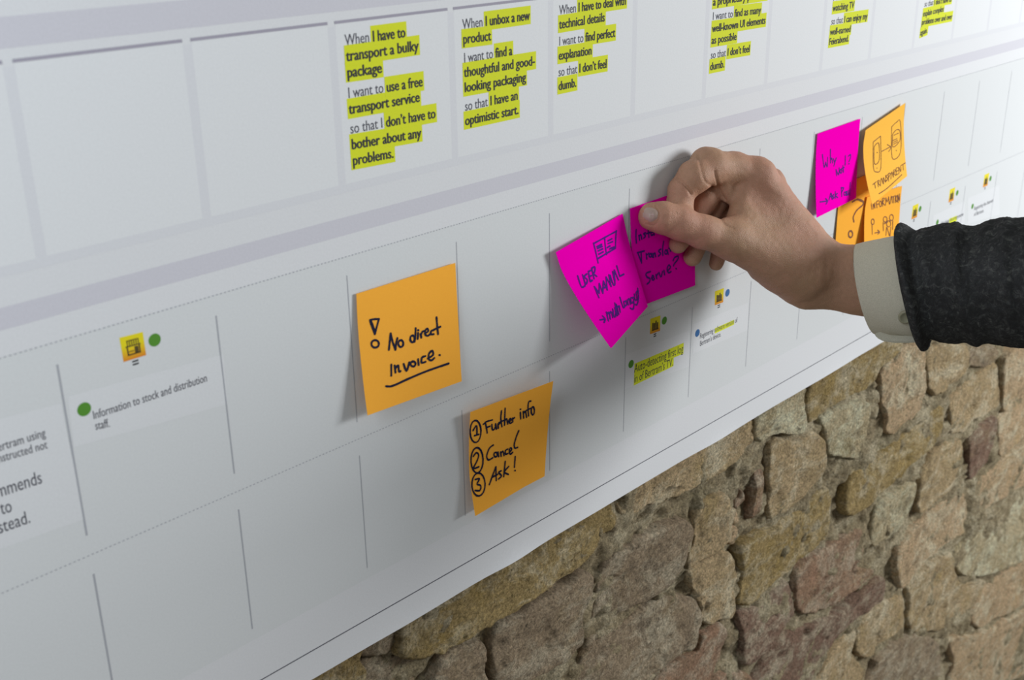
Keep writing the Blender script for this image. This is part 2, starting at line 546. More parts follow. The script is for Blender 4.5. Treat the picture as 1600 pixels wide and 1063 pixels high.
# bricks of the same wall just outside the photograph, laid in rough courses
row = 0
z = 0.02
while z < 1.10:
    h = 0.066
    x = -0.35 - (row % 2) * 0.12
    while x < 2.9:
        L = 0.20 + RNG.random() * 0.06
        cx, cz = x + L / 2, z + h / 2
        inside = False
        for fx in (0.0, 0.25, 0.5, 0.75, 1.0):
            for fz in (0.0, 1.0):
                qx, qy = project((x + L * fx, 0.006, z + h * fz))
                if -10 < qx < 1648 and qy < 1104:
                    inside = True
        if not inside:
            j = lambda: RNG.normal(0, 0.003)
            poly = [(x + 0.006 + j(), z + 0.006 + j()), (cx, z + 0.003 + j()), (x + L - 0.006 + j(), z + 0.006 + j()),
                    (x + L - 0.003 + j(), cz), (x + L - 0.006 + j(), z + h - 0.006 + j()), (cx, z + h - 0.003 + j()),
                    (x + 0.006 + j(), z + h - 0.006 + j()), (x + 0.003, cz + j())]
            build_brick(poly, BR[int(RNG.integers(0, 7))], 3, 100 + row * 20 + int(x * 10))
        x += L + 0.012
    z += h + 0.012
    row += 1

# ------------------------------------------------------------------ the poster
poster = empty('poster', (1.0, 0.0, Z0 - 3.05 * U))
tag(poster, 'large white printed journey map poster hanging on the old brick wall', 'poster')
ZB = Z0 - 3.052 * U
ZT = Z0 + 8.2 * U


def surf(x, z):
    d = z - ZB
    y = 0
    for px, py, a, wx in ((800, 880, 0.0022, 0.022), (640, 972, 0.0006, 0.03), (1120, 690, 0.0012, 0.03), (1300, 582, 0.0008, 0.04)):
        x0 = at(px, py)[0]
        y = y - a * np.exp(-((x - x0) / wx) ** 2) * np.exp(-np.maximum(d, 0) / 0.006)
    return y * (d < 0.0185)


px_x = np.unique(np.concatenate([np.linspace(-1.0, 0.05, 6), np.arange(0.05, 1.5, 0.006), np.linspace(1.5, 3.1, 12)]))
px_z = np.unique(np.concatenate([ZB + np.linspace(0, 0.0205, 9), np.linspace(ZB + 0.03, ZT, 12)]))
X, Z = np.meshgrid(px_x, px_z)
wav = 0.0006 * fbm(X, Z * 0, Z * 0, 14, 3, 4) * np.exp(-(Z - ZB) / 0.004)
Y = surf(X, Z)
Zs = Z + wav
nx, nz = len(px_x), len(px_z)
V = np.concatenate([np.stack([X, Y, Zs], -1).reshape(-1, 3), np.stack([X, Y + 0.0004, Zs], -1).reshape(-1, 3)])
F = []
N_ = nx * nz
for j in range(nz - 1):
    for i in range(nx - 1):
        a = j * nx + i
        F.append((a, a + 1, a + nx + 1, a + nx))
        F.append((N_ + a, N_ + a + nx, N_ + a + nx + 1, N_ + a + 1))
for i in range(nx - 1):
    F.append((i + 1, i, N_ + i, N_ + i + 1))
    a = (nz - 1) * nx + i
    F.append((a, a + 1, N_ + a + 1, N_ + a))
for j in range(nz - 1):
    a = j * nx
    F.append((a, a + nx, N_ + a + nx, N_ + a))
    a = j * nx + nx - 1
    F.append((a + nx, a, N_ + a, N_ + a + nx))
sheet = mesh_obj('paper_sheet', V, F, M['sheet'], poster, smooth=False)
sheet.data.polygons.foreach_set('use_smooth', [True] * len(sheet.data.polygons))
try:
    sheet.data.set_sharp_from_angle(angle=math.radians(40))
except Exception:
    pass

LAYER = 0.00004


def uvp(u, v, layer=1):
    return (u * U, -LAYER * layer, Z0 + v * U)


def quad_uv(name, pts, mat, layer=1, parent=None, label=None):
    """flat printed shape on the poster from (u, v) points, counter-clockwise seen from the room"""
    V = [uvp(a, b, layer) for a, b in pts]
    ar = sum(pts[i][0] * pts[(i + 1) % len(pts)][1] - pts[(i + 1) % len(pts)][0] * pts[i][1] for i in range(len(pts)))
    f = list(range(len(V)))
    if ar < 0:
        f = f[::-1]
    o = mesh_obj(name, V, [f], mat, parent or poster)
    if label:
        o['label'] = label
    return o


def rect_uv(name, u0, v0, u1, v1, mat, layer=1, parent=None):
    return quad_uv(name, [(u0, v0), (u1, v0), (u1, v1), (u0, v1)], mat, layer, parent)


def line_uv(name, a, b, width, mat, layer=2, parent=None):
    a = np.array(a, float); b = np.array(b, float)
    d = (b - a) / np.linalg.norm(b - a)
    nrm = np.array([-d[1], d[0]]) * width / 2
    return quad_uv(name, [tuple(a - nrm), tuple(b - nrm), tuple(b + nrm), tuple(a + nrm)], mat, layer, parent)


# stripes across the poster
rect_uv('lilac_stripe', -11, 0.143, 36, 0.262, M['stripe'], 1)
rect_uv('lilac_stripe', -11, 1.543, 36, 1.692, M['stripe'], 1)
# the row of upper cards
for n_ in range(-1, 17):
    u0, u1 = n_ + 0.045, n_ + 0.985
    card = rect_uv('card', u0, 0.475, u1, 1.475, M['card'], 1)
    line_uv('card_top_line', (u0 - 0.005, 1.48), (u1 + 0.002, 1.48), 0.018, M['topline'], 3)
    rect_uv('card_shadow_edge', u1, 0.475, u1 + 0.06, 1.455, M['soft'], 1)
rect_uv('card_row_edge', -1, 0.42, 17, 0.475, M['soft'], 1)
# the lower part: tinted area with grid lines
rect_uv('grid_background', -11, -2.47, 36, 0.0, M['cell'], 1)
for n_ in range(-1, 16):
    line_uv('grid_line', (n_, -0.13), (n_, -1.20), 0.007 + 0.004 * max(0, 2 - n_) / 2, M['line'], 3)
    line_uv('grid_line', (n_, -1.46), (n_, -2.38), 0.007 + 0.004 * max(0, 2 - n_) / 2, M['line'], 3)
line_uv('border_line', (-11, -2.812), (36, -2.812), 0.008, M['grey_ink'], 3)


def dotted(name, v):
    V = []; F = []
    u = -1.0
    while u < 17:
        a = len(V)
        for du, dv in ((0, 0), (0.013, 0), (0.013, 0.0065), (0, 0.0065)):
            V.append(uvp(u + du, v + dv - 0.006, 3))
        F.append((a, a + 1, a + 2, a + 3))
        u += 0.028
    mesh_obj(name, V, F, M['line'], poster)


dotted('dotted_line', 0.0)
dotted('dotted_line', -1.329)


# lettering
_text_cache = {}


def text_mesh(s, bold):
    key = (s, bold)
    if key in _text_cache:
        return _text_cache[key]
    cu = bpy.data.curves.new('t', 'FONT')
    cu.body = s
    cu.size = 1.0
    cu.resolution_u = 3
    o = bpy.data.objects.new('t', cu)
    COL.objects.link(o)
    dg = bpy.context.evaluated_depsgraph_get()
    dg.update()
    me = bpy.data.meshes.new_from_object(o.evaluated_get(dg))
    V = np.array([v.co[:] for v in me.vertices])
    F = [tuple(p.vertices) for p in me.polygons]
    if True:                # heavier strokes: the same glyphs overprinted a hair to each side
        V0, F0 = V, F
        V = []; F = []
        for k, (dx, dy) in enumerate(((-0.038, 0.0), (0.038, 0.0), (0.0, 0.014), (0.0, -0.014)) if bold else ((0.0, 0.0),)):
            V.append(V0 + np.array([dx, dy, k * 0.01]))
            F += [tuple(i + k * len(V0) for i in f) for f in F0]
        V = np.vstack(V)
    bpy.data.curves.remove(cu)
    bpy.data.meshes.remove(me)
    _text_cache[key] = (V, F)
    return V, F


def advance(s, bold):
    """width of a run incl. spaces, by comparing with a closing bar"""
    V, F = text_mesh(s + '|', bold)
    V2, _ = text_mesh('|', bold)
    return V[:, 0].max() - V2[:, 0].max()


def text_run(s, bold, org, dx, dz, mat, name='printed_text', parent=None):
    V, F = text_mesh(s, bold)
    P = [org + q[0] * dx + q[1] * dz for q in V]
    W_ = [uvp(p[0], p[1], 4 + q[2] * 30) for p, q in zip(P, V)]
    return mesh_obj(name, W_, F, mat, parent or poster)


def text_block(ox, oy, sc, lines, pitch=None, sq=0.755, hl=True, boldall=False, col=None, up=(0.0, 1.0)):
    L = []
    for reg, bold, a, b in lines:
        A = np.array(uv(ox + a[0] / sc, oy + a[1] / sc))
        B = np.array(uv(ox + b[0] / sc, oy + b[1] / sc))
        L.append((reg, bold, A, B))
    if pitch is None:
        pitch = np.mean([L[i][2][1] - L[i + 1][2][1] for i in range(len(L) - 1)])
    for li, (reg, bold, A, B) in enumerate(L):
        wr = advance(reg, False) if reg else 0
        wb = advance(bold, boldall is False) if bold else 0
        d = (B - A) / (wr + wb)
        up_ = np.array(up) * pitch * sq
        if reg:
            text_run(reg, False, A, d, up_, col or M['grey_ink'])
        if bold:
            o = A + d * wr
            if hl:
                e = d / np.linalg.norm(d) * 0.012
                dn = np.array(up) * pitch
                p0 = o - e - dn * 0.235; p1 = B + e - dn * 0.235
                p2 = B + e + dn * 0.765; p3 = o - e + dn * 0.765
                quad_uv('highlight', [tuple(q) for q in (p0, p1, p2, p3)], M['hilite'], 2 + 0.6 * (li % 2))
            text_run(bold, boldall is False, o, d, up_, M['ink'] if boldall is False else M['grey_ink'])


text_block(520, 0, 3.937, [
    ('When ', 'I have to', (75, 280), (447, 228)),
    ('', 'transport a bulky', (83, 378), (527, 310)),
    ('', 'package', (88, 478), (303, 447)),
    ('I want to ', 'use a free', (93, 605), (553, 530)),
    ('', 'transport service', (100, 703), (535, 625)),
    ('so that I ', 'don\u2019t have to', (107, 823), (632, 725)),
    ('', 'bother about any', (115, 920), (543, 845)),
    ('', 'problems.', (122, 1018), (375, 970))], pitch=0.128)
text_block(520, 0, 3.937, [
    ('When ', 'I unbox a new', (797, 180), (1210, 122)),
    ('', 'product', (800, 270), (972, 248)),
    ('I want to ', 'find a', (805, 387), (1103, 338)),
    ('', 'thoughtful and good-', (807, 475), (1243, 400)),
    ('', 'looking packaging', (809, 568), (1187, 500)),
    ('so that ', 'I have an', (812, 683), (1138, 612)),
    ('', 'optimistic start.', (813, 772), (1143, 700))], pitch=0.128)
text_block(860, 0, 4.21, [
    ('When ', 'I have to deal with', (57, 97), (497, 30)),
    ('', 'technical details', (57, 190), (357, 140)),
    ('I want to ', 'find perfect', (55, 302), (424, 242)),
    ('', 'explanation', (53, 395), (271, 358)),
    ('so that ', 'I don\u2019t feel', (52, 503), (370, 445)),
    ('', 'dumb.', (52, 595), (170, 570))], pitch=0.128)
text_block(860, 0, 4.21, [
    ('', 'a proprietary platform', (1068, 38), (1425, -18)),
    ('I want to ', 'find as many', (1065, 132), (1383, 88)),
    ('', 'well-known UI elements', (1062, 212), (1413, 155)),
    ('', 'as possible', (1058, 290), (1223, 262)),
    ('so that ', 'I don\u2019t feel', (1053, 387), (1310, 342)),
    ('', 'dumb.', (1048, 463), (1143, 443))], pitch=0.125)
text_block(1220, 0, 4.21, [
    ('I want to ', 'relax by', (343, 5), (545, -28)),
    ('', 'watching TV', (340, 75), (480, 52)),
    ('so that ', 'I can enjoy my', (330, 163), (567, 125)),
    ('', 'well-earned', (322, 232), (458, 210)),
    ('', 'Feierabend.', (315, 297), (445, 272))], pitch=0.125)
text_block(1220, 0, 4.21, [
    ('so that ', 'I don\u2019t have to', (943, 45), (1122, 10)),
    ('', 'explain complex', (933, 110), (1070, 75)),
    ('', 'problems over and over', (925, 165), (1125, 125)),
    ('', 'again.', (915, 235), (963, 215))], pitch=0.12)


def px_quad(name, pts, mat, layer, ox=0, oy=0, sc=1.0, parent=None):
    return quad_uv(name, [uv(ox + a / sc, oy + b / sc) for a, b in pts], mat, layer, parent)


def dot(px, py, r, mat):
    u, v = uv(px, py)
    quad_uv('round_dot', [(u + r * math.cos(t), v + r * math.sin(t)) for t in np.linspace(0, 2 * math.pi, 29)[:-1]], mat, 3)


# lower left labels
px_quad('label_panel', [(310, 828), (1030, 632), (1050, 862), (340, 1060)], M['label'], 2, 0, 340, 2.9525)
px_quad('label_panel', [(-60, 670), (95, 631), (133, 811), (-60, 880)], M['label'], 2)
text_block(0, 340, 2.9525, [('Information to stock and distribution', '', (430, 932), (957, 755)), ('staff.', '', (440, 980), (508, 965))], pitch=0.105, sq=0.72)
text_block(0, 640, 2.513, [('Bertram using', '', (-30, 172), (180, 105)), ('instructed not', '', (-15, 212), (187, 152))], pitch=0.10, sq=0.74)
text_block(0, 640, 2.513, [('recommends', '', (-115, 382), (168, 288)), ('to', '', (5, 413), (50, 400)), ('instead.', '', (-45, 503), (122, 443))], pitch=0.175, sq=0.66)


def icon(pts, kind):
    """pts: TL TR BR BL in the photograph"""
    P = [np.array(uv(*q)) for q in pts]
    root = quad_uv('icon_tile', [tuple(q) for q in (P[3], P[2], P[1], P[0])], M['icon'], 2)

    def g(s, t):
        return tuple(P[0] * (1 - s) * (1 - t) + P[1] * s * (1 - t) + P[2] * s * t + P[3] * (1 - s) * t)

    def box(s0, t0, s1, t1):
        quad_uv('icon_mark', [g(s0, t1), g(s1, t1), g(s1, t0), g(s0, t0)], M['icon_ink'], 3, root)
    if kind == 'shop':
        for k in range(6):
            s = 0.22 + k * 0.1
            box(s + 0.01 * (3 - k) * 0.5 + 0.02, 0.22, s + 0.065 + 0.01 * (3 - k) * 0.5, 0.42)
        box(0.25, 0.19, 0.77, 0.23)
        box(0.18, 0.42, 0.84, 0.47)
        box(0.22, 0.47, 0.28, 0.78)
        box(0.55, 0.50, 0.72, 0.78)
        box(0.74, 0.47, 0.80, 0.78)
        box(0.22, 0.76, 0.80, 0.82)
        box(0.30, 0.64, 0.52, 0.68)
    else:
        box(0.20, 0.32, 0.34, 0.80)
        box(0.36, 0.36, 0.50, 0.80)
        box(0.52, 0.24, 0.64, 0.80)
        box(0.66, 0.38, 0.80, 0.80)
        box(0.18, 0.78, 0.84, 0.84)
    # the two small bars printed under the tile
    c = (P[2] + P[3]) / 2
    ww = abs(P[1][0] - P[0][0])
    for k in (0, 1):
        v = c[1] - ww * (0.10 + 0.13 * k)
        rect_uv('equals_bar', c[0] - ww * 0.13, v - ww * 0.035, c[0] + ww * 0.13, v + ww * 0.035, M['ink'], 3)


icon([(186.3, 528), (222.9, 518.8), (228.3, 555), (193, 566)], 'shop')
dot(241.5, 531.4, 0.039, M['green'])
dot(131.4, 639.7, 0.041, M['green'])


def zd(x, y):
    return 960 + x / 5.596, 430 + y / 5.596


icon([zd(313, 383), zd(402, 352), zd(398, 487), zd(310, 518)], 'tower')
dot(*zd(436, 398), 0.038, M['green'])
dot(*zd(145, 778), 0.038, M['green'])
px_quad('label_panel', [(90, 700), (655, 485), (650, 800), (85, 1000)], M['label'], 2, 960, 430, 5.596)
# highlighted label: highlight under both lines
px_quad('highlight', [(175, 775), (605, 592), (602, 688), (518, 722), (516, 795), (168, 967)], M['hilite'], 3, 960, 430, 5.596)
text_block(960, 430, 5.596, [('Auto-detecting first log', '', (172, 853), (600, 672)), ('in of Bertram\u2019s TV.', '', (170, 945), (512, 790))], pitch=0.165, sq=0.70, col=M['ink'])
icon([zd(878, 143), zd(957, 112), zd(950, 237), zd(877, 265)], 'tower')
dot(*zd(988, 155), 0.038, M['blue'])
dot(*zd(725, 507), 0.038, M['blue'])
px_quad('label_panel', [(690, 430), (1170, 240), (1165, 480), (685, 690)], M['label'], 2, 960, 430, 5.596)
px_quad('highlight', [(878, 465), (1047, 390), (1046, 432), (877, 512)], M['hilite'], 3, 960, 430, 5.596)
text_block(960, 430, 5.596, [('Registering software version of', '', (745, 557), (1072, 412)), ('Bertram\u2019s device.', '', (745, 622), (930, 535))], pitch=0.105, sq=0.74)
for cx_, cy_ in ((1429.5, 330.6), (1487, 304.7), (1540.6, 281.6)):
    u_, v_ = uv(cx_, cy_)
    icon([tuple(project(uvp(u_ + a * 0.075, v_ + b_ * 0.085))) for a, b_ in ((-1, 1), (1, 1), (1, -1), (-1, -1))], 'tower')
for cx_, cy_ in ((1437.5, 326.5), (1495.5, 301.5), (1547.5, 279), (1464.5, 347.5), (1519.4, 322.5)):
    dot(cx_, cy_, 0.036, M['green'])
px_quad('label_panel', [(1512, 310), (1561, 290), (1562, 335), (1512, 350)], M['label'], 2)
px_quad('label_panel', [(1458, 337), (1507, 315), (1507, 350), (1458, 370)], M['label'], 2)
text_block(0, 0, 1, [('Registering the channels', '', (1521.5, 329), (1551.5, 315.5)), ('of Bertram.', '', (1521.5, 338), (1537, 331.5))], pitch=0.10, sq=0.74)
text_block(0, 0, 1, [('Watching the programme', '', (1469, 353.5), (1505, 337))], pitch=0.10, sq=0.74)
px_quad('highlight', [(1483, 342), (1495, 337), (1495, 345), (1483, 350.5)], M['hilite'], 3)


# ------------------------------------------------------------------ sticky notes
def homography(src, dst):
    A = []
    for (x, y), (s, t) in zip(src, dst):
        A.append([x, y, 1, 0, 0, 0, -s * x, -s * y, -s])
        A.append([0, 0, 0, x, y, 1, -t * x, -t * y, -t])
    return np.linalg.svd(np.array(A))[2][-1].reshape(3, 3)


GRAVITY = 1.9


class Note:
    """corner heights in metres off the poster; s runs along the glued top edge, t downwards"""
    def __init__(self, corners, heights, mat, power=1.7, base=0.0009, sag=0.0, fold=None, px=True):
        self.h = heights
        self.power = power
        self.base = base
        self.fold = fold
        self.sag = sag
        C = []
        for (x, y), h in zip(corners, heights):
            if px:
                p = at(x, y, -(base + h))
            else:
                p = np.array([x * U, -(base + h), Z0 + y * U])
            C.append(p)
        self.C = C          # TL TR BR BL
        self.mat = mat
        pr = [project(p) for p in C]
        self.H = homography(pr, [(0, 0), (1, 0), (1, 1), (0, 1)])

    def pt(self, s, t, lift=0.0):
        TL, TR, BR, BL = self.C
        P = TL * (1 - s) * (1 - t) + TR * s * (1 - t) + BR * s * t + BL * (1 - s) * t
        h0 = self.h[0] * (1 - s) + self.h[1] * s
        h1 = self.h[3] * (1 - s) + self.h[2] * s
        tt = max(0.0, (t - 0.16) / 0.84)
        h = h0 + (h1 - h0) * tt ** self.power
        h += self.sag * math.sin(math.pi * min(max(t, 0), 1)) * (1 - abs(2 * s - 1) ** 2 * 0.5)
        if self.fold:
            (ax, ay), (bx, by), k = self.fold
            d = (bx - ax) * (t - ay) - (by - ay) * (s - ax)
            h += max(0.0, d) * k
        return np.array([P[0], -(self.base + max(h, 0) + lift), P[2]])

    def st(self, px, py):
        q = self.H @ np.array([px, py, 1.0])
        s, t = q[0] / q[2], q[1] / q[2]
        for _ in range(8):      # settle on the curved surface
            x0, y0 = project(self.pt(s, t))
            x1, y1 = project(self.pt(s + 1e-3, t))
            x2, y2 = project(self.pt(s, t + 1e-3))
            J = np.array([[x1 - x0, x2 - x0], [y1 - y0, y2 - y0]]) * 1e3
            d = np.linalg.solve(J, [px - x0, py - y0])
            s += d[0]; t += d[1]
        return s, t

    def build(self, label, group, strokes, ox, oy, sc, width, ink):
        n = 18
        root_loc = tuple((self.C[0] + self.C[1]) / 2)
        V = []
        for lift in (0.0, -0.00018):
            for j in range(n + 1):
                for i in range(n + 1):
                    V.append(self.pt(i / n, j / n, lift))
        N = (n + 1) ** 2
        F = []
        for j in range(n):
            for i in range(n):
                a = j * (n + 1) + i
                F.append((a, a + n + 1, a + n + 2, a + 1))
                F.append((N + a, N + a + 1, N + a + n + 2, N + a + n + 1))
        for i in range(n):
            a = i; F.append((a, a + 1, N + a + 1, N + a))
            a = n * (n + 1) + i; F.append((a + 1, a, N + a, N + a + 1))
            a = i * (n + 1); F.append((a + n + 1, a, N + a, N + a + n + 1))
            a = i * (n + 1) + n; F.append((a, a + n + 1, N + a + n + 1, N + a))
        root = mesh_obj('sticky_note', V, F, self.mat, None, smooth=True, origin=root_loc)
        try:
            root.data.set_sharp_from_angle(angle=math.radians(50))
        except Exception:
            pass
        tag(root, label, 'sticky note', group)
        # handwriting
        V = []; F = []
        for si, st_ in enumerate(strokes):
            lift0 = 0.00018 + si * 0.000003
            if st_[0] == 'o':
                _, cx, cy, rx, ry = st_
                pts = [(cx + rx * math.cos(a), cy + ry * math.sin(a)) for a in np.linspace(-1.6, 4.9, 18)]
            elif st_[0] == '.':
                pts = [(st_[1] - 1.5, st_[2]), (st_[1] + 1.5, st_[2] + 1)]
            else:
                pts = smooth_line(st_, 4) if len(st_) > 2 else st_
            Q = [np.array(self.st(ox + a / sc, oy + b / sc)) for a, b in pts]
            # resample to short steps
            R_ = [Q[0]]
            for q in Q[1:]:
                k = max(1, int(np.linalg.norm(q - R_[-1]) / 0.03))
                p0 = R_[-1]
                for e in range(1, k + 1):
                    R_.append(p0 + (q - p0) * e / k)
            m_ = len(R_)
            a0 = len(V)
            hw = width / 2 / 0.076
            for i in range(m_):
                d = R_[min(i + 1, m_ - 1)] - R_[max(i - 1, 0)]
                d = d / (np.linalg.norm(d) + 1e-9)
                nr = np.array([-d[1], d[0]])
                ww = hw * (0.85 + 0.3 * random.random())
                for sgn in (-1, 1):
                    q = R_[i] + nr * ww * sgn
                    V.append(self.pt(q[0], q[1], lift0))
            for i in range(m_ - 1):
                F.append((a0 + 2 * i, a0 + 2 * i + 1, a0 + 2 * i + 3, a0 + 2 * i + 2))
            for e in (0, m_ - 1):          # round ends
                b0 = len(V)
                for k in range(8):
                    q = R_[e] + hw * np.array([math.cos(k * math.pi / 4), math.sin(k * math.pi / 4)])
                    V.append(self.pt(q[0], q[1], lift0 + 0.000001))
                F.append([b0 + k for k in range(8)][::-1])
        mesh_obj('handwriting', V, F, ink, root)
        sides = [np.linalg.norm(self.C[i] - self.C[(i + 1) % 4]) for i in range(4)]
        print('note', label[:30], np.round(np.array(sides) * 1000, 1))
        return root


S1 = [[(155, 410), (183, 404), (212, 403)], [(212, 403), (186, 500)], [(186, 500), (155, 410)], [(160, 415), (188, 485)], ('o', 188, 562, 24, 24),
      [(276, 600), (281, 550), (287, 495)], [(287, 495), (300, 550), (318, 600)], [(318, 600), (322, 560), (330, 525)], ('o', 352, 560, 16, 22),
      ('o', 426, 530, 14, 22), [(447, 462), (445, 505), (440, 548)], [(462, 492), (460, 530)], ('.', 463, 474),
      [(478, 498), (483, 522)], [(480, 508), (490, 484), (500, 480)], [(508, 494), (528, 480), (520, 465), (508, 478), (508, 502), (525, 510), (540, 498)],
      [(562, 474), (546, 480), (545, 500), (562, 500)], [(580, 392), (585, 450), (590, 500)], [(562, 472), (605, 452)],
      [(291, 695), (291, 765)], [(312, 700), (318, 745)], [(318, 718), (335, 700), (340, 738), (350, 736)], [(370, 690), (388, 735), (406, 680)],
      ('o', 430, 690, 16, 16), [(462, 660), (466, 697)], [(508, 640), (487, 650), (485, 682), (510, 676)],
      [(525, 655), (558, 632), (552, 606), (532, 625), (530, 658), (548, 667), (566, 652)], ('.', 600, 633),
      [(258, 832), (300, 830), (400, 785), (520, 735), (658, 687)]]
Note([(557, 459.5), (711.5, 411), (721.5, 596), (574.5, 649.5)], (0.0005, 0.0008, 0.004, 0.0085), M['orange_note'], 1.7, sag=0.0016).build(
    'orange sticky note reading No direct invoice with a triangular exclamation mark', None, S1, 540, 400, 4.09, 0.0014, M['navy'])
S2 = [('o', 145, 418, 38, 77), [(128, 412), (152, 378), (155, 440)], [(138, 447), (168, 438)], [(212, 355), (220, 390), (226, 428)], [(200, 368), (222, 350), (262, 338)],
      [(218, 392), (245, 382)], [(258, 370), (262, 406), (278, 398), (284, 365)], [(284, 365), (290, 402)], [(300, 365), (303, 396)], [(302, 375), (316, 358)],
      [(325, 275), (320, 330), (328, 385)], [(308, 356), (345, 340)], [(350, 258), (346, 375)], [(348, 345), (360, 330), (368, 366)],
      [(378, 350), (392, 340), (385, 328), (376, 345), (385, 362), (397, 355)], [(402, 325), (403, 352)], [(402, 334), (415, 322)],
      [(455, 285), (458, 330)], ('.', 456, 264), [(475, 280), (478, 325)], [(478, 292), (490, 278), (498, 320)], [(528, 208), (514, 212), (508, 250), (512, 310)],
      [(498, 272), (525, 258)], ('o', 541, 275, 11, 28),
      ('o', 155, 617, 42, 88), [(130, 590), (150, 565), (166, 582), (155, 622), (130, 674), (168, 662)],
      [(268, 512), (240, 535), (222, 588), (234, 615), (264, 600)], ('o', 284, 578, 12, 16), [(299, 560), (305, 592)], [(318, 560), (322, 590)],
      [(320, 570), (334, 555), (342, 585)], [(368, 540), (352, 550), (352, 575), (369, 570)], [(378, 560), (395, 545), (388, 530), (378, 550), (385, 575), (402, 562)],
      [(444, 412), (425, 460), (412, 510), (418, 533), (436, 528)],
      ('o', 165, 785, 46, 80), [(143, 750), (172, 745), (155, 782), (180, 792), (175, 826), (142, 826)],
      [(240, 785), (262, 725), (285, 662)], [(285, 662), (288, 757)], [(258, 735), (297, 715)], [(322, 690), (304, 702), (324, 725), (304, 747)],
      [(350, 625), (340, 730)], [(374, 660), (345, 698), (372, 715)], [(419, 592), (414, 665)], ('.', 418, 688)]
Note([(725.8, 640.5), (847.2, 589.5), (848.8, 743.6), (742.7, 806.8)], (0.0005, 0.0005, 0.004, 0.007), M['orange_note'], 1.6,
     fold=((0.35, 1.02), (0.78, 0.72), 0.0) and ((0.72, 1.0), (0.0, 0.62), 0.012)).build(
    'orange sticky note listing Further info, Cancel and Ask with circled numbers', None, S2, 710, 580, 4.43, 0.0013, M['navy'])
S3 = [[(300, 268), (458, 182)], [(456, 180), (450, 300)], [(450, 300), (325, 375)], [(298, 266), (312, 320), (330, 402)], [(375, 228), (380, 290), (388, 345)],
      [(322, 290), (355, 274)], [(325, 302), (358, 288)], [(330, 320), (362, 305)], [(335, 342), (365, 326)], [(398, 250), (425, 235)], [(400, 268), (430, 255)],
      [(393, 296), (412, 285)], [(410, 306), (440, 292)],
      [(188, 492), (212, 565), (230, 566), (240, 550), (222, 485)], [(252, 478), (234, 498), (255, 520), (248, 548)], [(262, 462), (275, 532)], [(262, 462), (285, 452)],
      [(266, 498), (284, 490)], [(275, 532), (290, 522)], [(285, 440), (302, 512)], [(285, 440), (306, 430), (306, 462), (293, 475)], [(293, 475), (320, 495)],
      [(303, 566), (335, 642)], [(303, 566), (337, 612)], [(337, 612), (338, 545)], [(338, 545), (362, 612)], [(362, 612), (367, 528)], [(367, 528), (393, 590)],
      [(366, 578), (385, 566)], [(393, 588), (385, 500)], [(385, 500), (420, 566)], [(420, 566), (405, 485)], [(413, 488), (434, 550), (446, 545), (430, 462)],
      [(446, 545), (442, 452)], [(442, 452), (470, 520)], [(458, 422), (480, 495)], [(480, 495), (508, 480)],
      [(343, 797), (376, 790)], [(360, 770), (378, 790), (370, 814)], [(387, 743), (400, 802)], [(392, 757), (405, 745), (413, 790)], [(408, 752), (420, 740), (430, 780)],
      [(430, 722), (440, 774), (452, 765), (445, 712)], [(445, 680), (463, 766)], [(456, 690), (472, 757)], [(448, 716), (472, 702)], [(476, 700), (482, 742)], ('.', 462, 712),
      [(480, 640), (492, 680), (505, 712), (515, 698)], [(520, 668), (508, 672), (514, 698), (526, 690), (522, 664)], [(532, 658), (538, 692)], [(533, 665), (545, 650), (552, 688)],
      [(572, 645), (556, 645), (560, 680), (575, 670)], [(572, 640), (578, 690), (570, 722), (552, 715)], [(580, 618), (586, 660), (598, 650), (592, 608)],
      [(606, 598), (594, 604), (598, 640)], [(603, 578), (608, 640), (600, 688), (588, 690)]]
Note([(868.6, 394.5), (972.9, 334), (1012.4, 479), (954.8, 544.6)], (0.004, 0.0006, 0.0065, 0.029), M['pink_note'], 1.35).build(
    'magenta sticky note reading User Manual with an open book, tilted and curling off', None, S3, 860, 320, 4.43, 0.0013, M['violet'])
S4 = [[(140, 348), (138, 410), (142, 472)], [(165, 402), (172, 446)], [(168, 412), (182, 395), (192, 436)], [(226, 378), (208, 386), (226, 405), (210, 427)],
      [(250, 348), (257, 420)], [(235, 386), (272, 374)], [(298, 370), (278, 376), (280, 400), (298, 394)], [(299, 368), (308, 396)],
      [(150, 562), (215, 545)], [(185, 558), (190, 652)], [(158, 572), (190, 655)], [(232, 570), (238, 620)], [(235, 586), (256, 566)], ('o', 270, 586, 11, 15),
      [(283, 568), (290, 602)], [(296, 570), (300, 605)], [(298, 580), (312, 565), (320, 598)], [(368, 528), (346, 545), (366, 570), (345, 592)],
      [(394, 458), (384, 520), (386, 586)], ('o', 415, 556, 12, 18), [(428, 535), (436, 575)], [(452, 498), (456, 548)], [(440, 520), (470, 508)],
      [(272, 735), (232, 752), (238, 784), (266, 800), (262, 830), (240, 850)], [(283, 800), (302, 785), (292, 770), (282, 795), (295, 815), (310, 800)],
      [(322, 765), (330, 800)], [(325, 777), (340, 755)], [(350, 745), (368, 786), (383, 735)], [(396, 725), (402, 766)],
      [(425, 730), (455, 700), (442, 675), (425, 708), (438, 746), (462, 735)], [(480, 635), (495, 605), (526, 594), (522, 625), (490, 665), (485, 682)], ('.', 508, 708)]
Note([(5.0, -0.30), (5.915, -0.285), (5.99, -1.235), (5.075, -1.215)], (0.0004, 0.0004, 0.0015, 0.001), M['pink_note'], 1.4, base=0.0007, sag=0.0006, px=False).build(
    'magenta sticky note reading Install Translation Service, pressed on by the thumb', None, S4, 970, 300, 5.908, 0.0013, M['violet'])
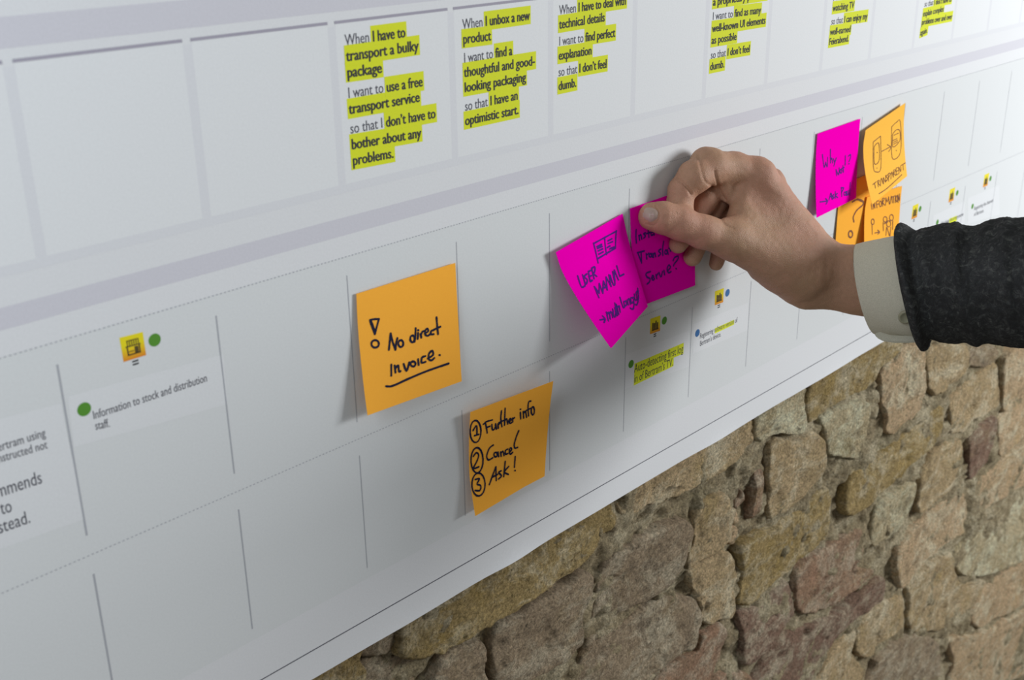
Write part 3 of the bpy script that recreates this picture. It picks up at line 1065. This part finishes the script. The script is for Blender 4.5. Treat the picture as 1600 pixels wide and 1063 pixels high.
S5 = [[(92, 400), (105, 492), (116, 455)], [(116, 455), (127, 490), (130, 420)], [(150, 362), (150, 460)], [(150, 440), (160, 425), (165, 460)], [(172, 430), (180, 456)],
      [(192, 425), (175, 482)], [(190, 508), (195, 552)], [(191, 512), (210, 546), (213, 495)], ('o', 226, 520, 7, 14), [(240, 480), (244, 528)], [(233, 500), (250, 492)],
      [(258, 408), (256, 475)], [(280, 412), (294, 400), (294, 425), (284, 450)], ('.', 284, 466),
      [(75, 742), (128, 735)], [(115, 718), (130, 735), (118, 757)], [(140, 727), (154, 678), (162, 722)], [(144, 708), (162, 700)], [(174, 688), (165, 700), (176, 710), (165, 722)],
      [(185, 668), (185, 716)], [(200, 680), (188, 695), (202, 710)], [(228, 638), (232, 702)], [(228, 640), (246, 642), (232, 670)], ('o', 255, 682, 7, 12), [(262, 668), (266, 694)],
      [(268, 665), (270, 690), (279, 686), (279, 660)], [(293, 603), (288, 690)]]
Note([(1277.5, 209.2), (1344.4, 185.5), (1337.6, 309.9), (1276, 340.4)], (0.0006, 0.0006, 0.003, 0.006), M['pink_note'], 1.5).build(
    'magenta sticky note reading Why not, ask Paul, right of the hand', None, S5, 1265, 155, 4.62, 0.0013, M['violet'])
S7 = [[(308, 742), (345, 724), (384, 738), (382, 765), (342, 800), (315, 850), (320, 886)], [(345, 722), (388, 742)], ('o', 295, 975, 15, 24)]
q1 = [(1313, 291), (1378, 262), (1372, 372), (1304, 402)]
Note(q1, (0.0003, 0.0003, 0.001, 0.002), M['orange_note'], 1.4, base=0.0007).build(
    'orange sticky note with a big question mark, tucked under the magenta one', None, S7, 1265, 155, 4.62, 0.0019, M['brown_ink'])
S8 = [[(445, 755), (450, 796)], [(460, 792), (458, 750)], [(458, 750), (471, 787)], [(471, 787), (470, 745)], [(486, 785), (482, 740), (500, 734)], [(484, 762), (497, 756)], ('o', 511, 756, 8, 20),
      [(526, 772), (525, 720), (540, 718), (528, 745), (541, 766)], [(548, 766), (550, 712)], [(550, 712), (560, 742), (570, 705)], [(570, 705), (575, 757)], [(580, 756), (590, 700), (598, 748)],
      [(596, 706), (616, 698)], [(606, 702), (608, 748)], [(618, 695), (621, 746)], ('o', 629, 718, 6, 22), [(638, 746), (636, 690), (648, 736), (648, 684)],
      ('o', 455, 885, 11, 20), [(450, 906), (452, 975)], [(470, 966), (502, 960)], [(490, 945), (505, 960), (492, 975)], ('o', 545, 868, 14, 20), ('o', 590, 855, 14, 22), ('o', 570, 900, 15, 22),
      [(530, 890), (532, 950)], [(555, 925), (550, 985)], [(585, 925), (580, 988)], [(560, 930), (575, 985)], [(538, 900), (562, 888)], [(600, 880), (598, 940)]]
Note([(1355, 308), (1409.5, 290.5), (1402, 400), (1352, 418)], (0.0016, 0.0006, 0.003, 0.012), M['orange_note'], 1.3, base=0.0012).build(
    'orange sticky note headed Information with little sketched figures above the cuff', None, S8, 1265, 155, 4.62, 0.0011, M['brown_ink'])
S6 = [[(458, 310), (512, 266)], [(512, 266), (514, 495), (480, 525), (460, 490), (458, 310)], [(465, 345), (482, 322), (500, 325), (502, 440), (468, 465), (465, 345)], ('.', 487, 385), ('.', 485, 497),
      [(520, 377), (580, 345)], [(560, 328), (586, 347), (570, 378)], [(592, 200), (625, 168), (655, 165), (656, 380), (600, 432), (590, 320), (592, 200)],
      [(600, 250), (625, 222), (650, 228), (650, 300), (600, 345), (600, 250)], [(598, 300), (630, 285)], [(605, 312), (634, 296)], [(606, 325), (636, 308)], [(610, 260), (640, 245)], ('.', 625, 370),
      [(455, 617), (482, 595)], [(468, 605), (475, 642)], [(490, 590), (495, 632)], [(490, 590), (503, 586), (495, 608)], [(495, 608), (507, 622)], [(510, 626), (518, 570), (530, 610)],
      [(533, 612), (532, 565), (548, 600), (548, 550)], [(563, 545), (552, 556), (563, 575), (552, 592)], [(570, 592), (568, 540), (583, 537), (572, 562)], [(586, 577), (592, 525), (603, 562)],
      [(605, 562), (605, 515), (618, 512), (608, 536), (621, 550)], [(625, 547), (624, 500), (638, 494)], [(625, 522), (637, 516)], [(626, 547), (641, 538)],
      [(645, 534), (643, 490), (658, 524), (657, 480)], [(660, 478), (690, 460)], [(673, 470), (676, 512)], [(500, 682), (560, 642), (665, 545)]]
Note([(1352.7, 203.5), (1414.6, 160.8), (1417.5, 275.3), (1362.9, 319.6)], (0.0020, 0.0012, 0.010, 0.020), M['amber_note'], 1.5, base=0.0022).build(
    'pale orange sticky note reading Transparent with two sketched phones and an arrow', None, S6, 1265, 155, 4.62, 0.0008, M['brown_ink'])

# ------------------------------------------------------------------ the hand and arm (one continuous mesh)
# skeleton points: position in the photograph, distance from the camera, radius in mm
def J(px, py, d, r):
    return (px, py, d, r / 1000.0)


PALM = [   # metacarpals and the heel of the hand
    (J(1186, 279, .846, 11.5), J(1284, 420, .868, 15.0)),
    (J(1200, 294, .862, 11), J(1292, 420, .878, 15.5)),
    (J(1208, 312, .878, 10), J(1294, 424, .890, 15)),
    (J(1214, 326, .892, 9.5), J(1295, 424, .898, 14.5)),
    (J(1160, 300, .842, 7.0), J(1156, 350, .836, 8.5)),        # web towards the thumb
    (J(1170, 320, .850, 9.0), J(1240, 395, .860, 19)),
    (J(1175, 330, .868, 9.0), J(1250, 405, .880, 18)),
    (J(1186, 345, .850, 12.5), J(1250, 405, .860, 17.5)),
    (J(1165, 352, .840, 10.5), J(1225, 405, .856, 17)),
    (J(1140, 374, .826, 13.2), J(1252, 428, .856, 19.5)),       # thumb metacarpal
    (J(1195, 410, .856, 12.5), J(1262, 450, .872, 14.5)),
    (J(1288, 424, .870, 18.5), J(1348, 435, .870, 22.0)),       # wrist
    (J(1262, 455, .874, 10.0), J(1350, 460, .874, 15.0)),
    (J(1134, 330, .871, 7.0), J(1182, 345, .881, 10.0)),       # inside of the palm
    (J(1348, 434, .872, 22.5), J(1440, 447, .852, 27.0)),
    (J(1440, 447, .852, 27.0), J(1600, 448, .820, 34.0)),
]
FINGERS = [
    [J(1186, 277, .846, 11.5), J(1146, 265, .842, 12.2), J(1110, 262, .829, 12.4), J(1084, 277, .821, 11.6), J(1065, 298, .821, 9.5), J(1062, 322, .821, 8.8), J(1060, 345, .823, 7.6)],   # index
    [J(1203, 285, .862, 11.0), J(1124, 284, .852, 9.0), J(1100, 312, .842, 9.2), J(1082, 350, .840, 8.4), J(1060, 381, .839, 6.8)],                # middle
    [J(1213, 304, .878, 10.2), J(1140, 293, .866, 9.2), J(1117, 316, .856, 8.4), J(1098, 364, .856, 7.8), J(1082, 402, .857, 7.0)],                # ring
    [J(1214, 326, .892, 9.0), J(1155, 330, .880, 8.2), J(1136, 350, .875, 7.4), J(1127, 385, .877, 6.6), J(1119, 412, .881, 5.6)],                # little
    [J(1140, 374, .826, 13.0), J(1098, 362, .815, 11.6), J(1062, 349, .808, 11.2), J(1036, 341, .804, 10.6), J(1019, 339, .803, 9.7)],            # thumb
]

VOX = 0.0008
# local frame = camera axes at a reference point
REF = deep(1200, 370, 0.86)


def to_local(P):
    q = np.asarray(P) - REF
    return np.stack([q @ RIGHT, q @ UP, q @ BACK], -1)


lo = np.array([-0.108, -0.105, -0.062])
hi = np.array([0.155, 0.078, 0.075])
nx_, ny_, nz_ = [int(v) for v in np.ceil((hi - lo) / VOX)]
gx = (lo[0] + VOX * np.arange(nx_)).astype(np.float32)[:, None, None]
gy = (lo[1] + VOX * np.arange(ny_)).astype(np.float32)[None, :, None]
gz = (lo[2] + VOX * np.arange(nz_)).astype(np.float32)[None, None, :]


def cone_into(field, a, b, k, pad=0.014):
    """smooth-union a tapered capsule into the field, only near it"""
    A = to_local(deep(*a[:3])); B = to_local(deep(*b[:3]))
    ra, rb = a[3], b[3]
    R_ = max(ra, rb) + pad
    l0 = np.minimum(A, B) - R_; h0 = np.maximum(A, B) + R_
    i0 = np.clip(((l0 - lo) / VOX).astype(int), 0, [nx_, ny_, nz_])
    i1 = np.clip(((h0 - lo) / VOX).astype(int) + 1, 0, [nx_, ny_, nz_])
    sl = tuple(slice(i0[c], i1[c]) for c in range(3))
    X = gx[sl[0]]; Y = gy[:, sl[1]]; Z_ = gz[:, :, sl[2]]
    d = B - A
    L2 = float(d @ d) + 1e-12
    t = ((X - A[0]) * d[0] + (Y - A[1]) * d[1] + (Z_ - A[2]) * d[2]) / L2
    t = np.clip(t, 0, 1)
    dist = np.sqrt((X - A[0] - t * d[0]) ** 2 + (Y - A[1] - t * d[1]) ** 2 + (Z_ - A[2] - t * d[2]) ** 2) - (ra + (rb - ra) * t)
    f = field[sl]
    field[sl] = smin(f, dist, k)


def smin(a, b, k):
    if k <= 0:
        return np.minimum(a, b)
    h = np.maximum(k - np.abs(a - b), 0) / k
    return np.minimum(a, b) - h * h * k * 0.25


BIG = np.float32(0.05)
palm = np.full((nx_, ny_, nz_), BIG, np.float32)
for a, b in PALM:
    cone_into(palm, a, b, 0.012)
total = palm
for fi, ch in enumerate(FINGERS):
    f = np.full((nx_, ny_, nz_), BIG, np.float32)
    for a, b in zip(ch[:-1], ch[1:]):
        cone_into(f, a, b, 0.004)
    total = smin(total, f, 0.0075 if fi == 4 else (0.004 if fi == 0 else 0.0016))
    del f
# bony and fleshy details
for a, b, k in ((J(1184, 266, .846, 8.5), J(1190, 270, .850, 8.5), 0.008),      # index knuckle
                (J(1202, 288, .864, 8), J(1210, 296, .868, 8), 0.008),
                (J(1128, 284, .838, 6.5), J(1140, 305, .842, 6.0), 0.003),      # fold of the palm under the index finger
                (J(1240, 458, .866, 7.0), J(1256, 464, .868, 7.5), 0.006),      # heel bump
                (J(1099, 249, .829, 8.0), J(1104, 250, .831, 8.0), 0.006)):
    cone_into(total, a, b, k)

# creases, pressed into the skin along lines of the near side
wx = REF[0] + gx * RIGHT[0] + gy * UP[0] + gz * BACK[0]
def voxel_proj():
    # distance from camera and projected position for every voxel
    c0 = to_local(CX)
    X = gx - c0[0]; Y = gy - c0[1]; Z_ = -(gz - c0[2])
    return 800 + FPX * X / Z_, 531.5 - FPX * Y / Z_, Z_


PX, PY, PD = voxel_proj()
PX, PY, PD = np.broadcast_to(PX, total.shape), np.broadcast_to(PY, total.shape), np.broadcast_to(PD, total.shape)


def crease(pts, depth, wpx, dmin, dmax):
    pts = smooth_line(pts, 4)
    x0 = min(p[0] for p in pts) - 4 * wpx; x1 = max(p[0] for p in pts) + 4 * wpx
    y0 = min(p[1] for p in pts) - 4 * wpx; y1 = max(p[1] for p in pts) + 4 * wpx
    msk = (PX > x0) & (PX < x1) & (PY > y0) & (PY < y1) & (PD > dmin) & (PD < dmax)
    qx = PX[msk]; qy = PY[msk]
    best = np.full(qx.shape, 1e9)
    for a, b in zip(pts[:-1], pts[1:]):
        d = b - a
        t = np.clip(((qx - a[0]) * d[0] + (qy - a[1]) * d[1]) / (d @ d + 1e-9), 0, 1)
        best = np.minimum(best, (qx - a[0] - t * d[0]) ** 2 + (qy - a[1] - t * d[1]) ** 2)
    total[msk] += depth * np.exp(-best / wpx ** 2)


crease([(1091, 240), (1094, 257), (1097, 271), (1102, 284), (1113, 291)], 0.0006, 2.0, 0.80, 0.85)
crease([(1057, 279), (1067, 286), (1075, 295), (1079, 303)], 0.0012, 1.8, 0.80, 0.845)
crease([(1117, 268), (1119, 280), (1126, 300), (1134, 312)], 0.0010, 2.0, 0.80, 0.85)
for k, dx in enumerate((-8, -4, 0, 4.5, 9)):
    crease([(1058 + dx, 334 - abs(dx) * 0.2), (1056 + dx, 346), (1057 + dx, 360 + abs(dx) * 0.2)], 0.00030, 1.3, 0.78, 0.81)
crease([(1125, 340), (1133, 352), (1146, 358)], 0.0006, 2.5, 0.78, 0.84)
crease([(1286, 378), (1292, 400), (1290, 425), (1280, 452)], 0.0002, 4, 0.80, 0.87)
crease([(1120, 405), (1130, 411), (1138, 418)], 0.0008, 2.5, 0.78, 0.86)
# groove that frames the thumbnail
crease([(1024, 322), (1030, 332), (1030, 344), (1022, 352), (1010, 350)], 0.00055, 1.3, 0.78, 0.803)
# soft unevenness: tendons, veins
gX = REF[0] + gx * RIGHT[0] + gy * UP[0] + gz * BACK[0]
band = np.abs(total) < 0.004
ii = np.nonzero(band)
lx = lo[0] + VOX * ii[0]; ly = lo[1] + VOX * ii[1]; lz = lo[2] + VOX * ii[2]
total[band] += (0.0007 * fbm(lx, ly, lz, 55, 3, 41) + 0.00018 * fbm(lx, ly, lz, 330, 2, 43)).astype(np.float32)

grid = openvdb.FloatGrid(float(BIG))
grid.copyFromArray(total)
pts, tris, quads = None, None, None
res = grid.convertToPolygons(isovalue=0.0, adaptivity=0.0)
pts, tris, quads = res[0], res[1], res[2]
pts = np.asarray(pts, float) * VOX + lo
world = REF + pts[:, 0:1] * RIGHT + pts[:, 1:2] * UP + pts[:, 2:3] * BACK
faces = [tuple(int(i) for i in q) for q in quads] + [tuple(int(i) for i in q) for q in tris]
me_org = deep(1440, 447, 0.852)
body = mesh_obj('person', world, faces, M['skin'], None, smooth=True, origin=me_org)
import bmesh
bm = bmesh.new(); bm.from_mesh(body.data)
# keep only the largest connected piece, make normals point outwards
bmesh.ops.recalc_face_normals(bm, faces=bm.faces)
bm.to_mesh(body.data); bm.free()
body.data.polygons.foreach_set('use_smooth', [True] * len(body.data.polygons))
tag(body, 'person reaching in from the right, pressing a magenta note with the thumb, dark wool sleeve', 'person')
print('hand verts', len(world))


# thumbnail laid on the thumb
def surf_depth(px, py, d0=0.785, d1=0.84):
    for d in np.arange(d0, d1, 0.0002):
        q = to_local(deep(px, py, d))
        i = ((q - lo) / VOX)
        a = i.astype(int)
        if total[a[0], a[1], a[2]] < 0:
            return d
    return d1


V = []; F = []
cxn, cyn = 1016.0, 335.5
ax1 = np.array([0.97, 0.22]); ax2 = np.array([-0.22, 0.97])
nr, na = 7, 28
V.append(deep(cxn, cyn, surf_depth(cxn, cyn) - 0.0007))
for r in range(1, nr + 1):
    for a in range(na):
        t = 2 * math.pi * a / na
        ex = 12.2 * (r / nr) * np.sign(math.cos(t)) * abs(math.cos(t)) ** 0.8
        ey = 11.0 * (r / nr) * np.sign(math.sin(t)) * abs(math.sin(t)) ** 0.8
        q = np.array([cxn, cyn]) + ax1 * ex + ax2 * ey
        dd = surf_depth(*q)
        V.append(deep(q[0], q[1], dd - 0.0007 * (1 - (r / nr) ** 6) - (-0.0004 if r == nr else 0)))
for a in range(na):
    F.append((0, 1 + (a + 1) % na, 1 + a))
for r in range(nr - 1):
    for a in range(na):
        b0 = 1 + r * na
        F.append((b0 + a, b0 + (a + 1) % na, b0 + na + (a + 1) % na, b0 + na + a))
VV = np.array(V)
for it in range(3):        # relax the voxel steps
    N2 = VV.copy()
    for r in range(nr - 1):
        for a in range(na):
            k = 1 + r * na + a
            nb = [1 + r * na + (a + 1) % na, 1 + r * na + (a - 1) % na, k + na, (k - na) if r > 0 else 0]
            N2[k] = 0.5 * VV[k] + 0.5 * VV[nb].mean(0)
    VV = N2
nail = mesh_obj('thumbnail', VV, F, M['nail'], body, smooth=True)
nail['label'] = 'thumbnail facing the camera'


# ------------------------------------------------------------------ sleeves
def ring(top, bot, depth, bow, depth_scale=1.0, n=72, wob=0.0, seed=0):
    """a closed ring seen from top to bottom points of the photograph; bow = how far its near side leans to the hand"""
    T = deep(top[0], top[1], depth); B = deep(bot[0], bot[1], depth)
    c = (T + B) / 2
    a = (T - B) / 2
    r = np.linalg.norm(a)
    near = -(c - CX) / np.linalg.norm(c - CX)
    near = near - a * (near @ a) / (a @ a)
    near /= np.linalg.norm(near)
    side = np.cross(a / r, near)
    if side @ RIGHT > 0:
        side = -side                      # towards the hand
    b = near * r * depth_scale + side * (bow / FPX * depth)
    P = []
    for k in range(n):
        t = 2 * math.pi * k / n
        P.append(c + a * math.cos(t) + b * math.sin(t))
    return np.array(P)


def sleeve(name, rings, mat, thick, disp, parent, cap_end=True, sub=3, seed=0):
    # interpolate rings smoothly
    R_ = np.array(rings)
    m_, n, _ = R_.shape
    out = []
    for i in range(m_ - 1):
        p0, p1, p2, p3 = R_[max(i - 1, 0)], R_[i], R_[i + 1], R_[min(i + 2, m_ - 1)]
        for s in range(sub):
            t = s / sub
            out.append(0.5 * ((2 * p1) + (-p0 + p2) * t + (2 * p0 - 5 * p1 + 4 * p2 - p3) * t * t + (-p0 + 3 * p1 - 3 * p2 + p3) * t ** 3))
    out.append(R_[-1])
    O = np.array(out)
    C = O.mean(1, keepdims=True)
    D = O - C
    L = np.linalg.norm(D, axis=2, keepdims=True)
    nn = disp(O, C)
    O = C + D * (1 + nn[..., None] / L)
    inner = C + D * (1 - thick / L)
    # first ring rounds over into the inside
    rim = C[:1] + D[:1] * (1 - 0.5 * thick / L[:1]) + (O[0].mean(0) - O[1].mean(0))[None, None] * 0 
    layers = [inner[i] for i in range(min(len(inner) - 1, 14), -1, -1)] + [O[i] for i in range(len(O))]
    V = np.array(layers).reshape(-1, 3)
    F = []
    for j in range(len(layers) - 1):
        for i in range(n):
            k = (i + 1) % n
            F.append((j * n + i, j * n + k, (j + 1) * n + k, (j + 1) * n + i))
    if cap_end:
        F.append([(len(layers) - 1) * n + i for i in range(n)])
        F.append([i for i in range(n)][::-1])
    o = mesh_obj(name, V, F, mat, parent, smooth=True)
    bm = bmesh.new(); bm.from_mesh(o.data)
    bmesh.ops.recalc_face_normals(bm, faces=bm.faces)
    bm.to_mesh(o.data); bm.free()
    return o


def cuff_disp(O, C):
    return 0.0008 * fbm(O[..., 0], O[..., 1], O[..., 2], 35, 3, 5)


cuff_rings = [ring((1339, 382), (1367, 521), 0.868, 13), ring((1340.5, 381), (1370, 523), 0.868, 13), ring((1362, 376), (1390, 529), 0.863, 12),
              ring((1385, 371), (1412, 532), 0.858, 11), ring((1412, 366), (1440, 532), 0.852, 11), ring((1440, 366), (1466, 530), 0.846, 10)]
cuff = sleeve('shirt_cuff', cuff_rings, M['cuff'], 0.0022, cuff_disp, body)
cuff['label'] = 'pale grey-beige shirt cuff'
# overlapping cuff edge flap at the underside
flap_pts = [(1366, 522), (1374, 518.5), (1392, 524), (1412, 525), (1434, 521), (1442, 534), (1420, 536), (1397, 536), (1380, 533.5), (1370, 528)]
V = []; F = []
npt = len(flap_pts)
for dd in (0.838, 0.8405):
    for x, y in flap_pts:
        V.append(deep(x, y, dd))
F.append(list(range(npt))); F.append([npt + i for i in range(npt)][::-1])
for i in range(npt):
    k = (i + 1) % npt
    F.append((k, i, npt + i, npt + k))
flap = mesh_obj('cuff_flap', V, F, M['cuff'], cuff)
bm = bmesh.new(); bm.from_mesh(flap.data)
bmesh.ops.recalc_face_normals(bm, faces=bm.faces)
bmesh.ops.bevel(bm, geom=list(bm.edges), offset=0.0007, segments=2, affect='EDGES')
bm.to_mesh(flap.data); bm.free()


def disc(name, px, py, d, r_mm, tilt, mat, parent, thick=0.0018, holes=True):
    c = deep(px, py, d)
    near = (CX - c) / np.linalg.norm(CX - c)
    near = near + UP * tilt[1] + RIGHT * tilt[0]
    near /= np.linalg.norm(near)
    e1 = np.cross(near, UP); e1 /= np.linalg.norm(e1)
    e2 = np.cross(near, e1)
    prof = [(0.0, 0.55), (0.55, 0.5), (0.68, 0.9), (0.85, 1.0), (1.0, 0.6), (1.0, 0.0), (0.0, 0.0)]
    n = 28
    V = []; F = []
    for (rr, hh) in prof[1:-1]:
        for k in range(n):
            t = 2 * math.pi * k / n
            V.append(c + (e1 * math.cos(t) + e2 * math.sin(t)) * rr * r_mm / 1000 + near * hh * thick)
    for j in range(len(prof) - 3):
        for k in range(n):
            q = (k + 1) % n
            F.append((j * n + k, j * n + q, (j + 1) * n + q, (j + 1) * n + k))
    V.append(c + near * 0.5 * thick)
    for k in range(n):
        F.append((len(V) - 1, k, (k + 1) % n))
    o = mesh_obj(name, V, F, mat, parent, smooth=True)
    bm = bmesh.new(); bm.from_mesh(o.data)
    bmesh.ops.recalc_face_normals(bm, faces=bm.faces)
    bm.to_mesh(o.data); bm.free()
    return o


disc('cuff_button', 1415, 495, 0.8215, 5.2, (0.1, -0.55), M['button'], cuff)


def wool_disp(O, C):
    n = O.shape[1]
    ang = np.arange(n) / n * 2 * math.pi
    # position along the sleeve
    s = (C[:, 0] - C[0, 0]) @ np.array([1.0, 0, 0]) if False else np.linalg.norm(C[:, 0] - C[0, 0], axis=1)
    S = s[:, None] + 0.006 * np.sin(ang)[None] + 0.004 * np.sin(2 * ang + 1)[None]
    hem = 0.0035 * np.exp(-((S - 0.006) / 0.005) ** 2) - 0.0015 * np.exp(-((S - 0.014) / 0.004) ** 2)
    folds = 0.0016 * np.sin(S * 2 * math.pi / 0.017 + 1.5 * fbm(O[..., 0], O[..., 1], O[..., 2], 14, 2, 8)) * fbm(O[..., 0], O[..., 1], O[..., 2], 20, 2, 18)
    big = 0.0030 * fbm(O[..., 0], O[..., 1], O[..., 2], 24, 3, 28)
    fuzz = 0.0009 * fbm(O[..., 0], O[..., 1], O[..., 2], 330, 3, 38, 0.7)
    return hem + folds + big + fuzz


WR = [((1402, 362), (1437, 539), .853, 11), ((1405, 357), (1440, 542), .852, 11), ((1414, 354.5), (1449, 543), .850, 10), ((1426, 358), (1456, 536), .848, 10), ((1452, 354), (1482, 538), .843, 10),
      ((1480, 349), (1506, 536.5), .838, 9), ((1495, 346), (1519, 541), .835, 9), ((1505, 352), (1528, 542.5), .833, 9), ((1518, 353), (1541, 538), .830, 9), ((1548, 345.5), (1570, 541), .824, 8),
      ((1570, 340), (1590, 546), .820, 8), ((1586, 343), (1604, 545), .817, 8), ((1602, 340), (1620, 548), .813, 8), ((1650, 334), (1664, 553), .805, 7), ((1720, 328), (1732, 560), .793, 6),
      ((1850, 318), (1858, 570), .772, 5), ((1990, 312), (1994, 576), .752, 5), ((2010, 330), (2014, 560), .750, 5), ((2020, 400), (2022, 490), .749, 5)]
wool_rings = [ring(a, b, d, bw, 1.0, 168) for a, b, d, bw in WR]
sl = sleeve('sweater_sleeve', wool_rings, M['wool'], 0.0035, wool_disp, body, sub=9)
sl['label'] = 'dark charcoal knitted wool sleeve'
